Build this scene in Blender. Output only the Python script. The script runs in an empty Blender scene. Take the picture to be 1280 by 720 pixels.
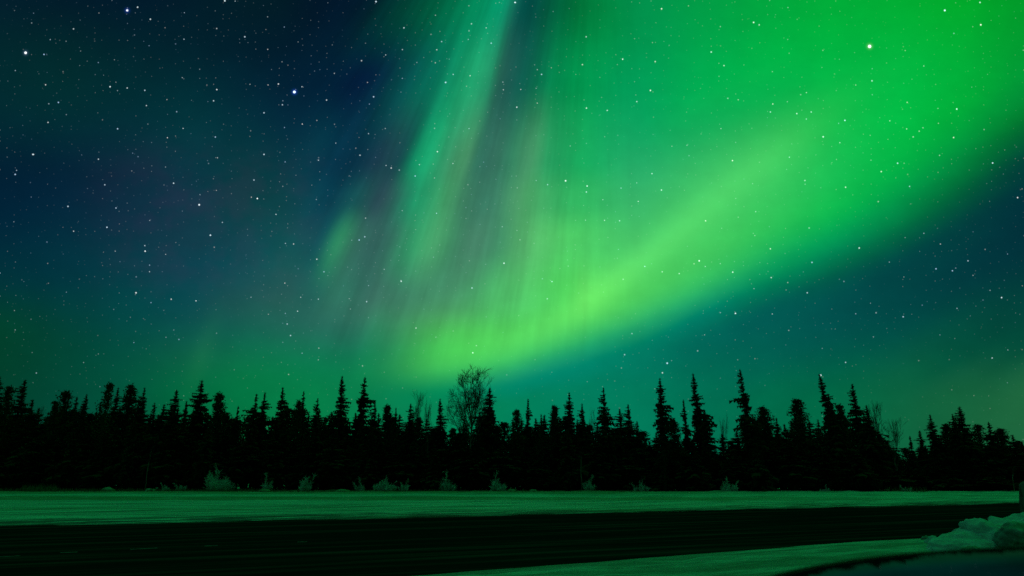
import bpy, bmesh, math, random
from mathutils import Vector, Matrix, noise

# ------------------------------------------------------------------ camera, sky, fill lamp, exposure
scene = bpy.context.scene
COL = scene.collection
PITCH = math.radians(15.5)
CAM = Vector((0.0, 0.0, 1.6))
FPX = 1280 * 24 / 36            # focal length in pixels of a 1280 wide frame
AX_R = Vector((1, 0, 0))
AX_F = Vector((0, math.cos(PITCH), math.sin(PITCH)))
AX_U = Vector((0, -math.sin(PITCH), math.cos(PITCH)))

cd = bpy.data.cameras.new('camera')
cam = bpy.data.objects.new('camera', cd)
COL.objects.link(cam)
cam.location = CAM
cam.rotation_euler = (math.pi / 2 + PITCH, 0, 0)
cd.lens, cd.sensor_width = 24, 36
cd.clip_start, cd.clip_end = 0.05, 6000
cd.dof.use_dof = True
cd.dof.focus_distance = 16
cd.dof.aperture_fstop = 2.2
scene.camera = cam
scene.view_settings.view_transform = 'Standard'
scene.view_settings.look = 'None'
scene.view_settings.exposure = 0.0
scene.view_settings.gamma = 1.0
scene.view_settings.use_curve_mapping = False
scene.cycles.use_denoising = False
scene.cycles.max_bounces = 6
scene.cycles.diffuse_bounces = 3


def lin(c):
    c = c / 255.0
    return c / 12.92 if c <= 0.04045 else ((c + 0.055) / 1.055) ** 2.4


def lrgb(c):
    return (lin(c[0]), lin(c[1]), lin(c[2]), 1.0)


class Nodes:
    """short helpers to write node trees as expressions"""
    def __init__(self, tree):
        self.t = tree

    def put(self, sock, v):
        if isinstance(v, bpy.types.NodeSocket):
            self.t.links.new(v, sock)
        elif v is not None:
            sock.default_value = v

    def m(self, op, a, b=None, c=None, clamp=False):
        n = self.t.nodes.new('ShaderNodeMath')
        n.operation, n.use_clamp = op, clamp
        for s, v in zip(n.inputs, (a, b, c)):
            self.put(s, v)
        return n.outputs[0]

    def v(self, op, a, b=None, c=None, scale=None):
        n = self.t.nodes.new('ShaderNodeVectorMath')
        n.operation = op
        for s, v in zip(n.inputs, (a, b, c)):
            self.put(s, v)
        if scale is not None:
            self.put(n.inputs['Scale'], scale)
        return n.outputs['Value'] if op in ('DOT_PRODUCT', 'DISTANCE', 'LENGTH') else n.outputs['Vector']

    def xyz(self, x, y, z=0.0):
        n = self.t.nodes.new('ShaderNodeCombineXYZ')
        for s, v in zip(n.inputs, (x, y, z)):
            self.put(s, v)
        return n.outputs[0]

    def sep(self, v):
        n = self.t.nodes.new('ShaderNodeSeparateXYZ')
        self.put(n.inputs[0], v)
        return n.outputs

    def rng(self, v, a, b, c=0.0, d=1.0, smooth=True):
        n = self.t.nodes.new('ShaderNodeMapRange')
        n.interpolation_type = 'SMOOTHSTEP' if smooth else 'LINEAR'
        self.put(n.inputs[0], v)
        for i, q in enumerate((a, b, c, d)):
            self.put(n.inputs[1 + i], q)
        return n.outputs[0]

    def ramp(self, fac, stops, interp='LINEAR'):
        n = self.t.nodes.new('ShaderNodeValToRGB')
        r = n.color_ramp
        r.interpolation = interp
        while len(r.elements) < len(stops):
            r.elements.new(0.5)
        for e, (p, c) in zip(r.elements, stops):
            e.position = p
        for e, (p, c) in zip(r.elements, stops):
            e.color = c
        self.put(n.inputs[0], fac)
        return n.outputs[0]

    def noise(self, vec, scale, detail=3.0, rough=0.5, dims='3D'):
        n = self.t.nodes.new('ShaderNodeTexNoise')
        n.noise_dimensions = dims
        if vec is not None:
            self.put(n.inputs['Vector'], vec)
        n.inputs['Scale'].default_value = scale
        n.inputs['Detail'].default_value = detail
        n.inputs['Roughness'].default_value = rough
        return n.outputs[0]

    def mix(self, fac, a, b):
        n = self.t.nodes.new('ShaderNodeMix')
        n.data_type = 'RGBA'
        self.put(n.inputs[0], fac)
        self.put(n.inputs[6], a)
        self.put(n.inputs[7], b)
        return n.outputs[2]


# ---- aurora: angular coordinates (degrees-like units, 853 per unit tangent) about the display's own axis
# sky brightness table: one column every 80 units of azimuth, from high to low
SKY = {
 0: [(0,(3,32,45)),(60,(2,39,45)),(140,(2,41,49)),(220,(2,32,51)),(300,(0,41,57)),(360,(0,53,55)),(400,(2,63,45)),(440,(2,61,41)),(490,(2,63,43))],
 80: [(0,(2,28,41)),(80,(2,43,45)),(150,(2,45,51)),(220,(3,35,55)),(300,(3,47,62)),(360,(2,55,62)),(420,(2,65,53)),(490,(2,70,53))],
 160: [(0,(2,26,43)),(80,(2,39,47)),(150,(4,45,55)),(230,(14,43,62)),(300,(10,53,68)),(360,(4,65,70)),(420,(2,74,66)),(490,(2,80,58))],
 240: [(0,(2,28,41)),(80,(2,39,49)),(160,(4,55,62)),(230,(12,55,70)),(300,(20,59,74)),(350,(8,67,79)),(400,(10,78,77)),(440,(14,96,72)),(490,(2,105,62))],
 320: [(0,(2,30,39)),(80,(2,32,47)),(150,(4,45,58)),(200,(6,57,62)),(260,(10,65,68)),(320,(8,76,83)),(370,(30,86,83)),(420,(16,103,79)),(460,(8,117,70)),(490,(4,117,66))],
 400: [(0,(2,24,38)),(60,(2,26,44)),(120,(3,32,56)),(180,(6,46,68)),(230,(12,62,76)),(280,(22,80,84)),(330,(34,98,90)),(370,(42,100,90)),(410,(36,106,90)),(445,(16,120,82)),(490,(6,126,72))],
 480: [(0,(3,32,46)),(60,(4,40,52)),(120,(10,52,70)),(180,(36,70,84)),(230,(48,92,92)),(280,(56,106,96)),(340,(60,110,94)),(390,(50,114,92)),(430,(26,106,84)),(470,(8,122,78))],
 560: [(0,(2,96,72)),(60,(2,104,76)),(120,(8,110,84)),(180,(28,116,92)),(240,(56,124,100)),(300,(62,128,102)),(350,(68,142,100)),(390,(78,168,92)),(430,(74,202,86)),(458,(66,194,86)),(482,(20,150,86)),(510,(4,128,82))],
 640: [(0,(2,74,82)),(60,(8,80,80)),(120,(30,100,90)),(180,(60,122,100)),(230,(76,138,104)),(290,(86,158,120)),(340,(84,182,116)),(390,(78,200,100)),(430,(80,204,92)),(455,(50,180,100)),(478,(14,142,108)),(505,(2,126,88))],
 720: [(0,(2,120,70)),(60,(2,132,72)),(120,(4,140,96)),(180,(20,141,108)),(230,(48,156,114)),(280,(63,171,114)),(330,(67,187,108)),(370,(84,206,98)),(400,(78,206,94)),(430,(44,174,100)),(455,(8,140,110)),(490,(2,124,92))],
 800: [(0,(2,142,78)),(60,(2,150,82)),(120,(4,160,90)),(180,(20,166,98)),(230,(46,177,106)),(280,(63,189,104)),(330,(70,198,100)),(370,(76,204,96)),(400,(44,172,104)),(425,(8,132,96)),(450,(2,120,96)),(490,(2,122,90))],
 880: [(0,(2,158,70)),(60,(2,166,76)),(120,(6,174,82)),(170,(29,175,92)),(220,(60,192,102)),(270,(68,200,100)),(320,(67,200,96)),(355,(50,188,100)),(385,(10,140,108)),(410,(2,108,92)),(450,(1,101,83)),(490,(1,110,81))],
 960: [(0,(2,166,62)),(80,(2,178,72)),(140,(24,179,82)),(190,(61,196,96)),(240,(58,198,96)),(290,(43,192,90)),(325,(20,168,92)),(350,(4,136,84)),(380,(2,96,84)),(420,(2,92,82)),(460,(1,97,78)),(490,(1,105,72))],
 1040: [(0,(2,172,56)),(80,(2,182,68)),(160,(14,190,78)),(220,(20,189,84)),(270,(8,184,80)),(310,(2,148,88)),(340,(2,104,74)),(370,(2,82,76)),(420,(2,82,76)),(460,(1,94,72)),(490,(1,103,68))],
 1120: [(0,(2,172,52)),(80,(2,182,66)),(150,(2,188,70)),(210,(2,178,70)),(250,(2,154,74)),(285,(2,116,66)),(320,(2,76,68)),(360,(2,68,68)),(420,(2,78,70)),(460,(9,92,66)),(490,(12,99,63))],
 1200: [(0,(2,168,40)),(80,(2,174,56)),(140,(2,168,56)),(190,(2,144,62)),(230,(2,108,56)),(270,(2,72,60)),(310,(2,60,62)),(360,(2,60,62)),(400,(3,74,62)),(450,(4,80,59)),(470,(18,92,61)),(490,(21,97,59))],
 1280: [(0,(2,150,40)),(60,(2,152,48)),(110,(2,142,54)),(150,(2,110,44)),(190,(2,72,54)),(230,(2,54,58)),(280,(2,48,58)),(340,(2,54,58)),(400,(3,68,58)),(440,(3,75,57)),(462,(21,92,61)),(490,(30,101,61))],
}
EDGE = [(-200,478),(520,478),(600,470),(640,464),(720,443),(800,414),(880,378),(960,342),(1040,308),(1120,275),(1200,238),(1280,198),(1480,100)]
# rays: centre, direction, sigma across, sigma along, linear colour
RAYS = [
 (255,436,-25,70,9,36,(0.003,0.018,0.003)),
 (850,284,-250,190,15,120,(0.026,0.10,0.020)),
 (800,330,-200,130,11,60,(0.012,0.05,0.006)),
 (742,375,-110,80,13,55,(0.022,0.06,0.008)),
 (605,442,-150,35,18,70,(0.008,0.06,0.01)),
 (468,420,-20,80,11,40,(0.0,0.035,0.005)),
]
# the fan of tall pillars left of the band: colours across the fan at five heights (converging at 755, -406)
FAN = {
 5: [(340,(2,22,38)),(396,(2,22,40)),(452,(2,28,44)),(475,(2,40,44)),(497,(0,60,52)),(535,(0,85,60)),(572,(2,112,74)),(602,(4,138,92)),(629,(8,146,104)),(644,(18,112,90)),(655,(4,80,72)),(677,(4,86,66)),(715,(0,108,58)),(752,(0,130,60)),(820,(0,144,58))],
 100: [(340,(2,32,50)),(415,(2,32,54)),(464,(4,34,60)),(490,(6,60,70)),(520,(6,90,80)),(550,(10,120,90)),(572,(22,150,102)),(595,(34,160,108)),(614,(36,140,100)),(625,(36,100,84)),(647,(20,92,80)),(666,(12,105,78)),(689,(6,130,78)),(715,(2,146,78)),(820,(2,166,80))],
 200: [(340,(4,56,72)),(377,(4,60,74)),(415,(6,52,72)),(452,(12,52,70)),(482,(28,66,78)),(505,(22,88,82)),(520,(20,140,98)),(539,(34,168,112)),(557,(56,154,106)),(580,(70,146,102)),(595,(54,122,98)),(617,(54,116,96)),(640,(54,132,98)),(666,(66,148,100)),(685,(44,160,98)),(715,(28,168,94)),(764,(24,175,93)),(820,(38,186,95))],
 250: [(340,(5,60,76)),(385,(6,64,80)),(415,(10,64,80)),(440,(20,80,84)),(455,(30,82,84)),(478,(44,80,86)),(500,(40,110,92)),(518,(34,146,102)),(535,(46,158,106)),(555,(66,158,104)),(575,(62,132,98)),(605,(58,124,100)),(630,(64,136,100)),(655,(74,160,102)),(700,(54,176,98)),(764,(50,188,96)),(820,(60,198,97))],
 300: [(340,(6,66,80)),(385,(10,72,84)),(406,(18,92,90)),(421,(44,136,98)),(432,(50,132,98)),(444,(50,108,92)),(475,(50,100,92)),(497,(50,120,94)),(520,(52,152,102)),(542,(72,164,108)),(565,(64,138,100)),(595,(70,132,104)),(625,(66,142,102)),(640,(76,160,104)),(662,(86,184,108)),(700,(80,200,103)),(745,(76,206,102)),(820,(85,218,103))],
 380: [(340,(8,80,84)),(385,(22,96,90)),(407,(48,118,96)),(437,(44,112,94)),(467,(60,100,94)),(497,(54,112,92)),(527,(66,142,106)),(565,(72,146,106)),(595,(70,162,102)),(617,(78,188,106)),(651,(84,200,106)),(685,(76,205,92)),(715,(78,208,88)),(730,(98,218,96)),(820,(72,208,88))],
}
STARS = [(32,66,3),(368,115,3.2),(159,13,2.4),(172,9,1.3),(188,24,1.2),(306,46,1.2),(281,1,1.5),(470,2,1.5),(230,49,.8),(55,68,1.2),
 (57,106,1),(73,128,1.2),(271,112,1.2),(267,126,1.1),(348,105,1.2),(353,131,1),(330,141,1.1),(467,121,1.2),(557,103,1.4),(614,54,1.1),
 (552,52,.9),(503,62,.8),(147,161,1.2),(159,110,1),(183,132,.9),(41,193,1.3),(19,218,1.3),(123,199,1),(60,153,1),(217,229,1.2),
 (249,256,1.8),(263,294,1.5),(131,231,1),(85,258,1.2),(145,260,1),(330,193,1.2),(450,194,1.0),(489,210,1.1),(519,220,1.1),(345,268,.9),
 (367,305,.9),(449,300,1.2),(456,296,1),(396,324,1),(278,278,.8),(92,289,.9),(181,307,.9),(170,366,1.4),(214,374,1),(245,376,1),
 (372,389,.9),(359,405,.9),(630,329,1.3),(590,360,1.1),(591,441,1.2),(646,134,1.2),(677,93,1.1),(827,11,1.3),(942,28,1.4),(949,31,1),
 (889,65,1.2),(905,82,1),(813,113,1.3),(819,77,1),(796,127,1),(759,138,1),(707,226,1.6),(733,240,1.1),(815,217,1),(963,140,1),(996,142,1.1),
 (1014,140,1),(1029,171,1.4),(966,130,1),(1181,13,2),(1226,31,1.6),(1225,3,1.3),(1087,58,4),(1090,101,1.2),(1134,128,.8),(1122,204,1.3),
 (1057,234,1.1),(1137,233,1),(1149,164,.8),(882,276,1.1),(874,326,1.5),(849,342,.9),(963,311,1),(1074,310,1.3),(1015,328,1.2),(1170,336,1.2),
 (1210,326,1.),(1272,247,1.3),(1252,372,1.3),(1129,396,1.1),(834,454,1.6),(828,466,1.1),(1026,469,1.6),(806,333,1),(964,347,1),(790,417,.8),
 (690,352,1),(520,410,.9)]


def make_sky():
    w = bpy.data.worlds.new('World')
    scene.world = w
    w.use_nodes = True
    t = w.node_tree
    t.nodes.clear()
    N = Nodes(t)
    d = t.nodes.new('ShaderNodeTexCoord').outputs['Generated']
    d = N.v('NORMALIZE', d)
    f = N.v('DOT_PRODUCT', d, tuple(AX_F))
    fs = N.m('MAXIMUM', f, 0.12)
    U = N.m('MULTIPLY_ADD', N.m('DIVIDE', N.v('DOT_PRODUCT', d, tuple(AX_R)), fs), FPX, 640)
    V = N.m('SUBTRACT', 360, N.m('MULTIPLY', N.m('DIVIDE', N.v('DOT_PRODUCT', d, tuple(AX_U)), fs), FPX))
    UV = N.xyz(U, V, 0)
    uc = N.m('MAXIMUM', N.m('MINIMUM', U, 1320), -40)
    # lower border of the green band as a function of azimuth
    e = N.ramp(N.rng(uc, -200, 1480, smooth=False), [((x + 200) / 1680, (y / 500,) * 3 + (1,)) for x, y in EDGE])
    e = N.m('MULTIPLY', e, 500)
    # the border wavers a little
    wav = N.noise(N.v('MULTIPLY', UV, (1 / 300, 1 / 300, 0)), 1.0, 2.0)
    wv = N.m('ADD', N.m('SUBTRACT', V, e), N.m('MULTIPLY', N.m('SUBTRACT', wav, 0.5), 10))
    pos = N.rng(wv, -520, 380, smooth=False)
    acc = None
    s = 80.0
    k = 1 / (2 * (0.55 * s) ** 2)
    norm = 0.55 * math.sqrt(2 * math.pi)

    def edge_at(x):
        for (a, b), (c, q) in zip(EDGE, EDGE[1:]):
            if x <= c:
                return b + (q - b) * (x - a) / (c - a)

    for cx in [-80] + sorted(SKY) + [1360]:
        key = min(max(cx, 0), 1280)
        ex = edge_at(key)
        stops = [((y - ex + 520) / 900, lrgb(c)) for y, c in SKY[key]]
        col = N.ramp(pos, stops, 'CARDINAL')
        q = N.m('SUBTRACT', uc, cx)
        g = N.m('EXPONENT', N.m('MULTIPLY', N.m('MULTIPLY', q, q), -k))
        c = N.v('SCALE', col, scale=N.m('DIVIDE', g, norm))
        acc = c if acc is None else N.v('ADD', acc, c)
    # the fan of pillars
    fan = N.m('DIVIDE', N.m('SUBTRACT', U, 755), N.m('MAXIMUM', N.m('ADD', V, 406), 60))
    fwob = N.noise(N.xyz(N.m('MULTIPLY', fan, 9), N.m('MULTIPLY', V, 1 / 260), 0), 1.0, 2.0)
    fq = N.m('MULTIPLY_ADD', N.m('SUBTRACT', fwob, .5), .022, fan)
    fpos = N.rng(fq, -1.1, 0.3, smooth=False)
    levels = sorted(FAN)
    facc = None
    for i, y in enumerate(levels):
        stops = [(((x - 755) / (y + 406) + 1.1) / 1.4, lrgb(c)) for x, c in FAN[y]]
        colr = N.ramp(fpos, stops, 'B_SPLINE' if y == 380 else 'CARDINAL')
        up = N.rng(V, levels[i - 1], y) if i else 1.0
        dn = N.rng(V, y, levels[i + 1], 1.0, 0.0) if i < len(levels) - 1 else 1.0
        term = N.v('SCALE', colr, scale=N.m('MULTIPLY', up, dn))
        facc = term if facc is None else N.v('ADD', facc, term)
    fm = N.m('MULTIPLY', N.m('MULTIPLY', N.rng(U, 345, 420), N.rng(U, 815, 720)), N.rng(V, 420, 350))
    acc = N.mix(fm, acc, facc)
    # faint mottled purple haze low on the left
    pz = N.m('MULTIPLY', N.m('MULTIPLY', N.rng(U, 60, 240), N.rng(U, 460, 330)), N.m('MULTIPLY', N.rng(V, 150, 240), N.rng(V, 420, 320)))
    pz = N.m('MULTIPLY', pz, N.rng(N.noise(N.v('MULTIPLY', UV, (1 / 55, 1 / 45, 0)), 1.0, 4.0, .6), .40, .65))
    acc = N.v('MULTIPLY_ADD', N.xyz(pz, pz, pz), (0.0055, -0.003, 0.003), acc)
    # fine pillars within the fan
    pil = N.noise(N.xyz(N.m('MULTIPLY', fan, 26), N.m('MULTIPLY', V, 1 / 300), 3.3), 1.0, 4.0, 0.65)
    zone = N.m('MULTIPLY', N.rng(U, 330, 480), N.rng(U, 860, 640))
    zone = N.m('MULTIPLY', zone, N.rng(V, 480, 400))
    pm = N.m('ADD', 1.0, N.m('MULTIPLY', N.m('MULTIPLY', N.m('SUBTRACT', pil, 0.5), 0.8), zone))
    acc = N.v('SCALE', acc, scale=pm)
    # broad soft clumps in the whole display
    cl = N.noise(N.v('MULTIPLY', UV, (1 / 140, 1 / 90, 0)), 1.0, 3.0, 0.55)
    acc = N.v('SCALE', acc, scale=N.m('MULTIPLY_ADD', N.m('SUBTRACT', cl, 0.5), 0.16, 1.0))
    mot = N.noise(N.v('MULTIPLY', UV, (1 / 34, 1 / 26, 0)), 1.0, 5.0, 0.65)
    acc = N.v('SCALE', acc, scale=N.m('MULTIPLY_ADD', N.m('SUBTRACT', mot, 0.5), 0.22, 1.0))
    for cx, cy, dx, dy, sa, sl, c in RAYS:
        L = math.hypot(dx, dy)
        dx, dy = dx / L, dy / L
        r = N.v('SUBTRACT', UV, (cx, cy, 0))
        al = N.v('DOT_PRODUCT', r, (dx / sl, dy / sl, 0))
        ac = N.v('DOT_PRODUCT', r, (-dy / sa, dx / sa, 0))
        g = N.m('EXPONENT', N.m('MULTIPLY', N.m('MULTIPLY_ADD', al, al, N.m('MULTIPLY', ac, ac)), -0.5))
        acc = N.v('MULTIPLY_ADD', N.xyz(g, g, g), c, acc)
    acc = N.v('MAXIMUM', acc, (0.0004, 0.002, 0.004))
    # stars: named bright ones, then two scattered layers
    st = None
    for x, y, mg in STARS:
        rad = 0.62 + 0.42 * mg
        fall = N.m('SUBTRACT', 1.0, N.m('MULTIPLY', N.v('DISTANCE', UV, (x, y, 0)), 1 / rad), clamp=True)
        amp = min(3.4, 1.0 * mg)
        st = N.m('MULTIPLY', fall, amp) if st is None else N.m('MULTIPLY_ADD', fall, amp, st)
    bright = st
    st = 0.0
    for cell, thr, amp, power in ((10.0, 0.085, 0.16, 3.0), (21.0, 0.045, 0.62, 4.5), (46.0, 0.026, 1.3, 5.5)):
        n = t.nodes.new('ShaderNodeTexVoronoi')
        n.voronoi_dimensions = '2D'
        n.feature = 'F1'
        N.put(n.inputs['Vector'], N.v('MULTIPLY', UV, (1 / cell, 1 / cell, 0)))
        n.inputs['Scale'].default_value = 1.0
        rnd = N.sep(n.outputs['Color'])[0]
        fall = N.rng(n.outputs['Distance'], thr, thr * 0.15)
        st = N.m('MULTIPLY_ADD', fall, N.m('MULTIPLY', N.m('POWER', rnd, power), amp), st)
    halo = None
    for x, y, c in ((368, 115, (.01, .05, .38)), (159, 13, (.01, .03, .22)), (32, 66, (.04, .08, .14)), (1087, 58, (.22, .25, .2))):
        r2 = N.v('DISTANCE', UV, (x, y, 0))
        g = N.m('EXPONENT', N.m('MULTIPLY', N.m('MULTIPLY', r2, r2), -.13))
        h1 = N.v('SCALE', c, scale=g)
        halo = h1 if halo is None else N.v('ADD', halo, h1)
    acc = N.v('ADD', acc, halo)
    clump = N.noise(N.v('MULTIPLY', UV, (1 / 110, 1 / 110, 0)), 1.0, 2.0)
    dens = N.m('MULTIPLY', N.rng(clump, .34, .62, .35, 1.25), 1.0)
    dens = N.m('MULTIPLY', N.m('MULTIPLY', dens, 1.25), N.rng(V, 520, 330, 0.25, 1.0))
    dens = N.m('MULTIPLY', dens, N.rng(U, 480, 850, 1.0, 0.85))
    st = N.m('MULTIPLY_ADD', st, dens, bright)
    tint = N.noise(N.v('MULTIPLY', UV, (1 / 23, 1 / 23, 0)), 1.0, 0.0)
    sc = N.ramp(tint, [(0.3, (0.45, 0.68, 1, 1)), (0.5, (0.75, 0.95, 1, 1)), (0.72, (1, 0.97, 0.92, 1))])
    acc = N.v('ADD', acc, N.v('SCALE', sc, scale=st))
    # away from the display the night sky is dark teal
    el = N.sep(d)[2]
    back = N.ramp(N.rng(el, 0, 0.9, smooth=False), [(0, (0.0006, 0.008, 0.007, 1)), (1, (0.001, 0.05, 0.022, 1))])
    acc = N.mix(N.rng(f, -0.05, 0.42), back, acc)
    # extra green glow added overhead, above the frame, to brighten the snow
    over = N.m('MULTIPLY', N.rng(el, 0.66, 0.88), N.rng(f, -0.15, 0.3))
    acc = N.v('MULTIPLY_ADD', N.xyz(over, over, over), (0.0, 0.18, 0.045), acc)
    bg = t.nodes.new('ShaderNodeBackground')
    N.put(bg.inputs['Color'], acc)
    bg.inputs['Strength'].default_value = 1.0
    out = t.nodes.new('ShaderNodeOutputWorld')
    t.links.new(bg.outputs[0], out.inputs[0])
    w.cycles.sampling_method = 'MANUAL'
    w.cycles.sample_map_resolution = 1024


make_sky()
ld = bpy.data.lights.new('fill_lamp', 'SUN')  # green fill added behind the camera to lift shrubs, snow pile and trees
ld.energy, ld.angle, ld.color = 0.09, math.radians(0.5), (0.12, 1.0, 0.45)
fill_lamp = bpy.data.objects.new('fill_lamp', ld)
COL.objects.link(fill_lamp)
fill_lamp.rotation_euler = (math.radians(50), 0, math.radians(-40))

# ------------------------------------------------------------------ helpers
rnd = random.Random(11)


def ray(px, py):
    return AX_F + AX_R * ((px - 640) / FPX) + AX_U * ((360 - py) / FPX)


def ground(px, py, z=0.0):
    d = ray(px, py)
    return CAM + d * ((z - CAM.z) / d.z)


def at(px, py, Y):
    """the point in that direction standing Y metres ahead"""
    d = ray(px, py)
    return CAM + d * (Y / d.y)


class MB:
    def __init__(self):
        self.v, self.f = [], []

    def tri(self, a, b, c):
        n = len(self.v)
        self.v += [a, b, c]
        self.f.append((n, n + 1, n + 2))

    def quad(self, a, b, c, d):
        n = len(self.v)
        self.v += [a, b, c, d]
        self.f.append((n, n + 1, n + 2, n + 3))

    def tube(self, pts, radii, sides=5, cap=True):
        rings = []
        for i, p in enumerate(pts):
            p = Vector(p)
            a = Vector(pts[max(i - 1, 0)])
            b = Vector(pts[min(i + 1, len(pts) - 1)])
            d = (b - a).normalized() if (b - a).length > 1e-6 else Vector((0, 0, 1))
            x = d.orthogonal().normalized()
            y = d.cross(x)
            n0 = len(self.v)
            for k in range(sides):
                an = 2 * math.pi * k / sides
                self.v.append(p + (x * math.cos(an) + y * math.sin(an)) * radii[i])
            rings.append(n0)
        for r0, r1 in zip(rings, rings[1:]):
            for k in range(sides):
                k2 = (k + 1) % sides
                self.f.append((r0 + k, r0 + k2, r1 + k2, r1 + k))
        if cap:
            self.f.append(tuple(range(rings[-1], rings[-1] + sides)))
            self.f.append(tuple(reversed(range(rings[0], rings[0] + sides))))

    def box(self, lo, hi):
        x0, y0, z0 = lo
        x1, y1, z1 = hi
        n = len(self.v)
        self.v += [Vector(p) for p in ((x0, y0, z0), (x1, y0, z0), (x1, y1, z0), (x0, y1, z0), (x0, y0, z1), (x1, y0, z1), (x1, y1, z1), (x0, y1, z1))]
        for q in ((3, 2, 1, 0), (4, 5, 6, 7), (0, 1, 5, 4), (1, 2, 6, 5), (2, 3, 7, 6), (3, 0, 4, 7)):
            self.f.append(tuple(n + i for i in q))

    def mesh(self, name, mat, smooth=False):
        me = bpy.data.meshes.new(name)
        me.from_pydata([tuple(v) for v in self.v], [], self.f)
        me.materials.append(mat)
        if smooth:
            for p in me.polygons:
                p.use_smooth = True
        me.update()
        return me

    def build(self, name, mat, parent=None, smooth=False):
        o = bpy.data.objects.new(name, self.mesh(name, mat, smooth))
        COL.objects.link(o)
        o.parent = parent
        return o


def tag(o, label=None, cat=None, group=None, kind=None):
    for k, v in (('label', label), ('category', cat), ('group', group), ('kind', kind)):
        if v:
            o[k] = v
    return o


def empty(name, loc, rz=0.0):
    o = bpy.data.objects.new(name, None)
    COL.objects.link(o)
    o.location = loc
    o.rotation_euler = (0, 0, rz)
    o.empty_display_size = 0.3
    return o


def copy_tree(o, parent=None):
    c = o.copy()
    COL.objects.link(c)
    c.parent = parent
    for ch in list(o.children):
        copy_tree(ch, c)
    return c


def material(name):
    m = bpy.data.materials.new(name)
    m.use_nodes = True
    t = m.node_tree
    b = t.nodes['Principled BSDF']
    return m, Nodes(t), b


def bump(N, b, height, strength=0.5, dist=0.1):
    n = N.t.nodes.new('ShaderNodeBump')
    n.inputs['Strength'].default_value = strength
    n.inputs['Distance'].default_value = dist
    N.put(n.inputs['Height'], height)
    N.t.links.new(n.outputs[0], b.inputs['Normal'])


# ------------------------------------------------------------------ road geometry (metres)
F0, F1 = ground(0, 658), ground(1280, 628.7)
SLOPE = (F1.y - F0.y) / (F1.x - F0.x)


def y_far(x):
    return F0.y + SLOPE * (x - F0.x)


NEAR = [ground(530, 720), ground(740, 703.5), ground(960, 686.6), ground(1060, 678.5), ground(1160, 673), ground(1280, 667)]


def y_near(x):
    if x <= NEAR[0].x:
        return NEAR[0].y + 0.5 * (x - NEAR[0].x)
    for a, b in zip(NEAR, NEAR[1:]):
        if x <= b.x:
            return a.y + (b.y - a.y) * (x - a.x) / (b.x - a.x)
    return NEAR[-1].y + SLOPE * (x - NEAR[-1].x)


def sstep(a, b, x):
    t = min(1, max(0, (x - a) / (b - a)))
    return t * t * (3 - 2 * t)


def nz(x, y, s, seed=0.0):
    return noise.noise(Vector((x * s, y * s, seed)))


def H(x, y):
    """height of the snow; the road bed lies lower"""
    yf, yn = y_far(x), y_near(x)
    if yn < y < yf:
        return -0.10
    if y >= yf:
        d = y - yf
        z = 0.012 + 0.10 * sstep(0, 2.5, d) * (0.7 + 0.5 * nz(x, y, .25, 3))
        left = sstep(45, -25, x)
        z += 0.03 * nz(x * .25, y, .8, 1) + 0.05 * nz(x * 0.3, y, .22, 2)
        e1 = 57 + 2.5 * nz(x, 0, .05, 5)
        e2 = 74 + 2.0 * nz(x, 0, .07, 6)
        z += left * 0.10 * (sstep(e1, e1 + .5, y) - 0.8 * sstep(e1 + 2, e1 + 9, y))
        z += (0.25 + 0.25 * left) * 0.16 * (sstep(e2, e2 + .8, y) - 0.3 * sstep(e2 + 2, e2 + 7, y))
        z -= 0.10 * sstep(20, 70, y)
        z += sstep(79, 84, y) * (0.14 * nz(x, y, .4, 8) + .10 * nz(x, y, 1.3, 9))
        return z
    d = yn - y
    z = 0.012 + 0.06 * sstep(0, 1.2, d) + 0.02 * nz(x, y, 1.1, 4) * sstep(0, 0.8, d) + 0.05 * nz(x, y, .5, 9) * sstep(0, 1.5, d) + 0.035 * nz(x, y, 2.3, 10) * sstep(0.1, 0.9, d)
    return z


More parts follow.
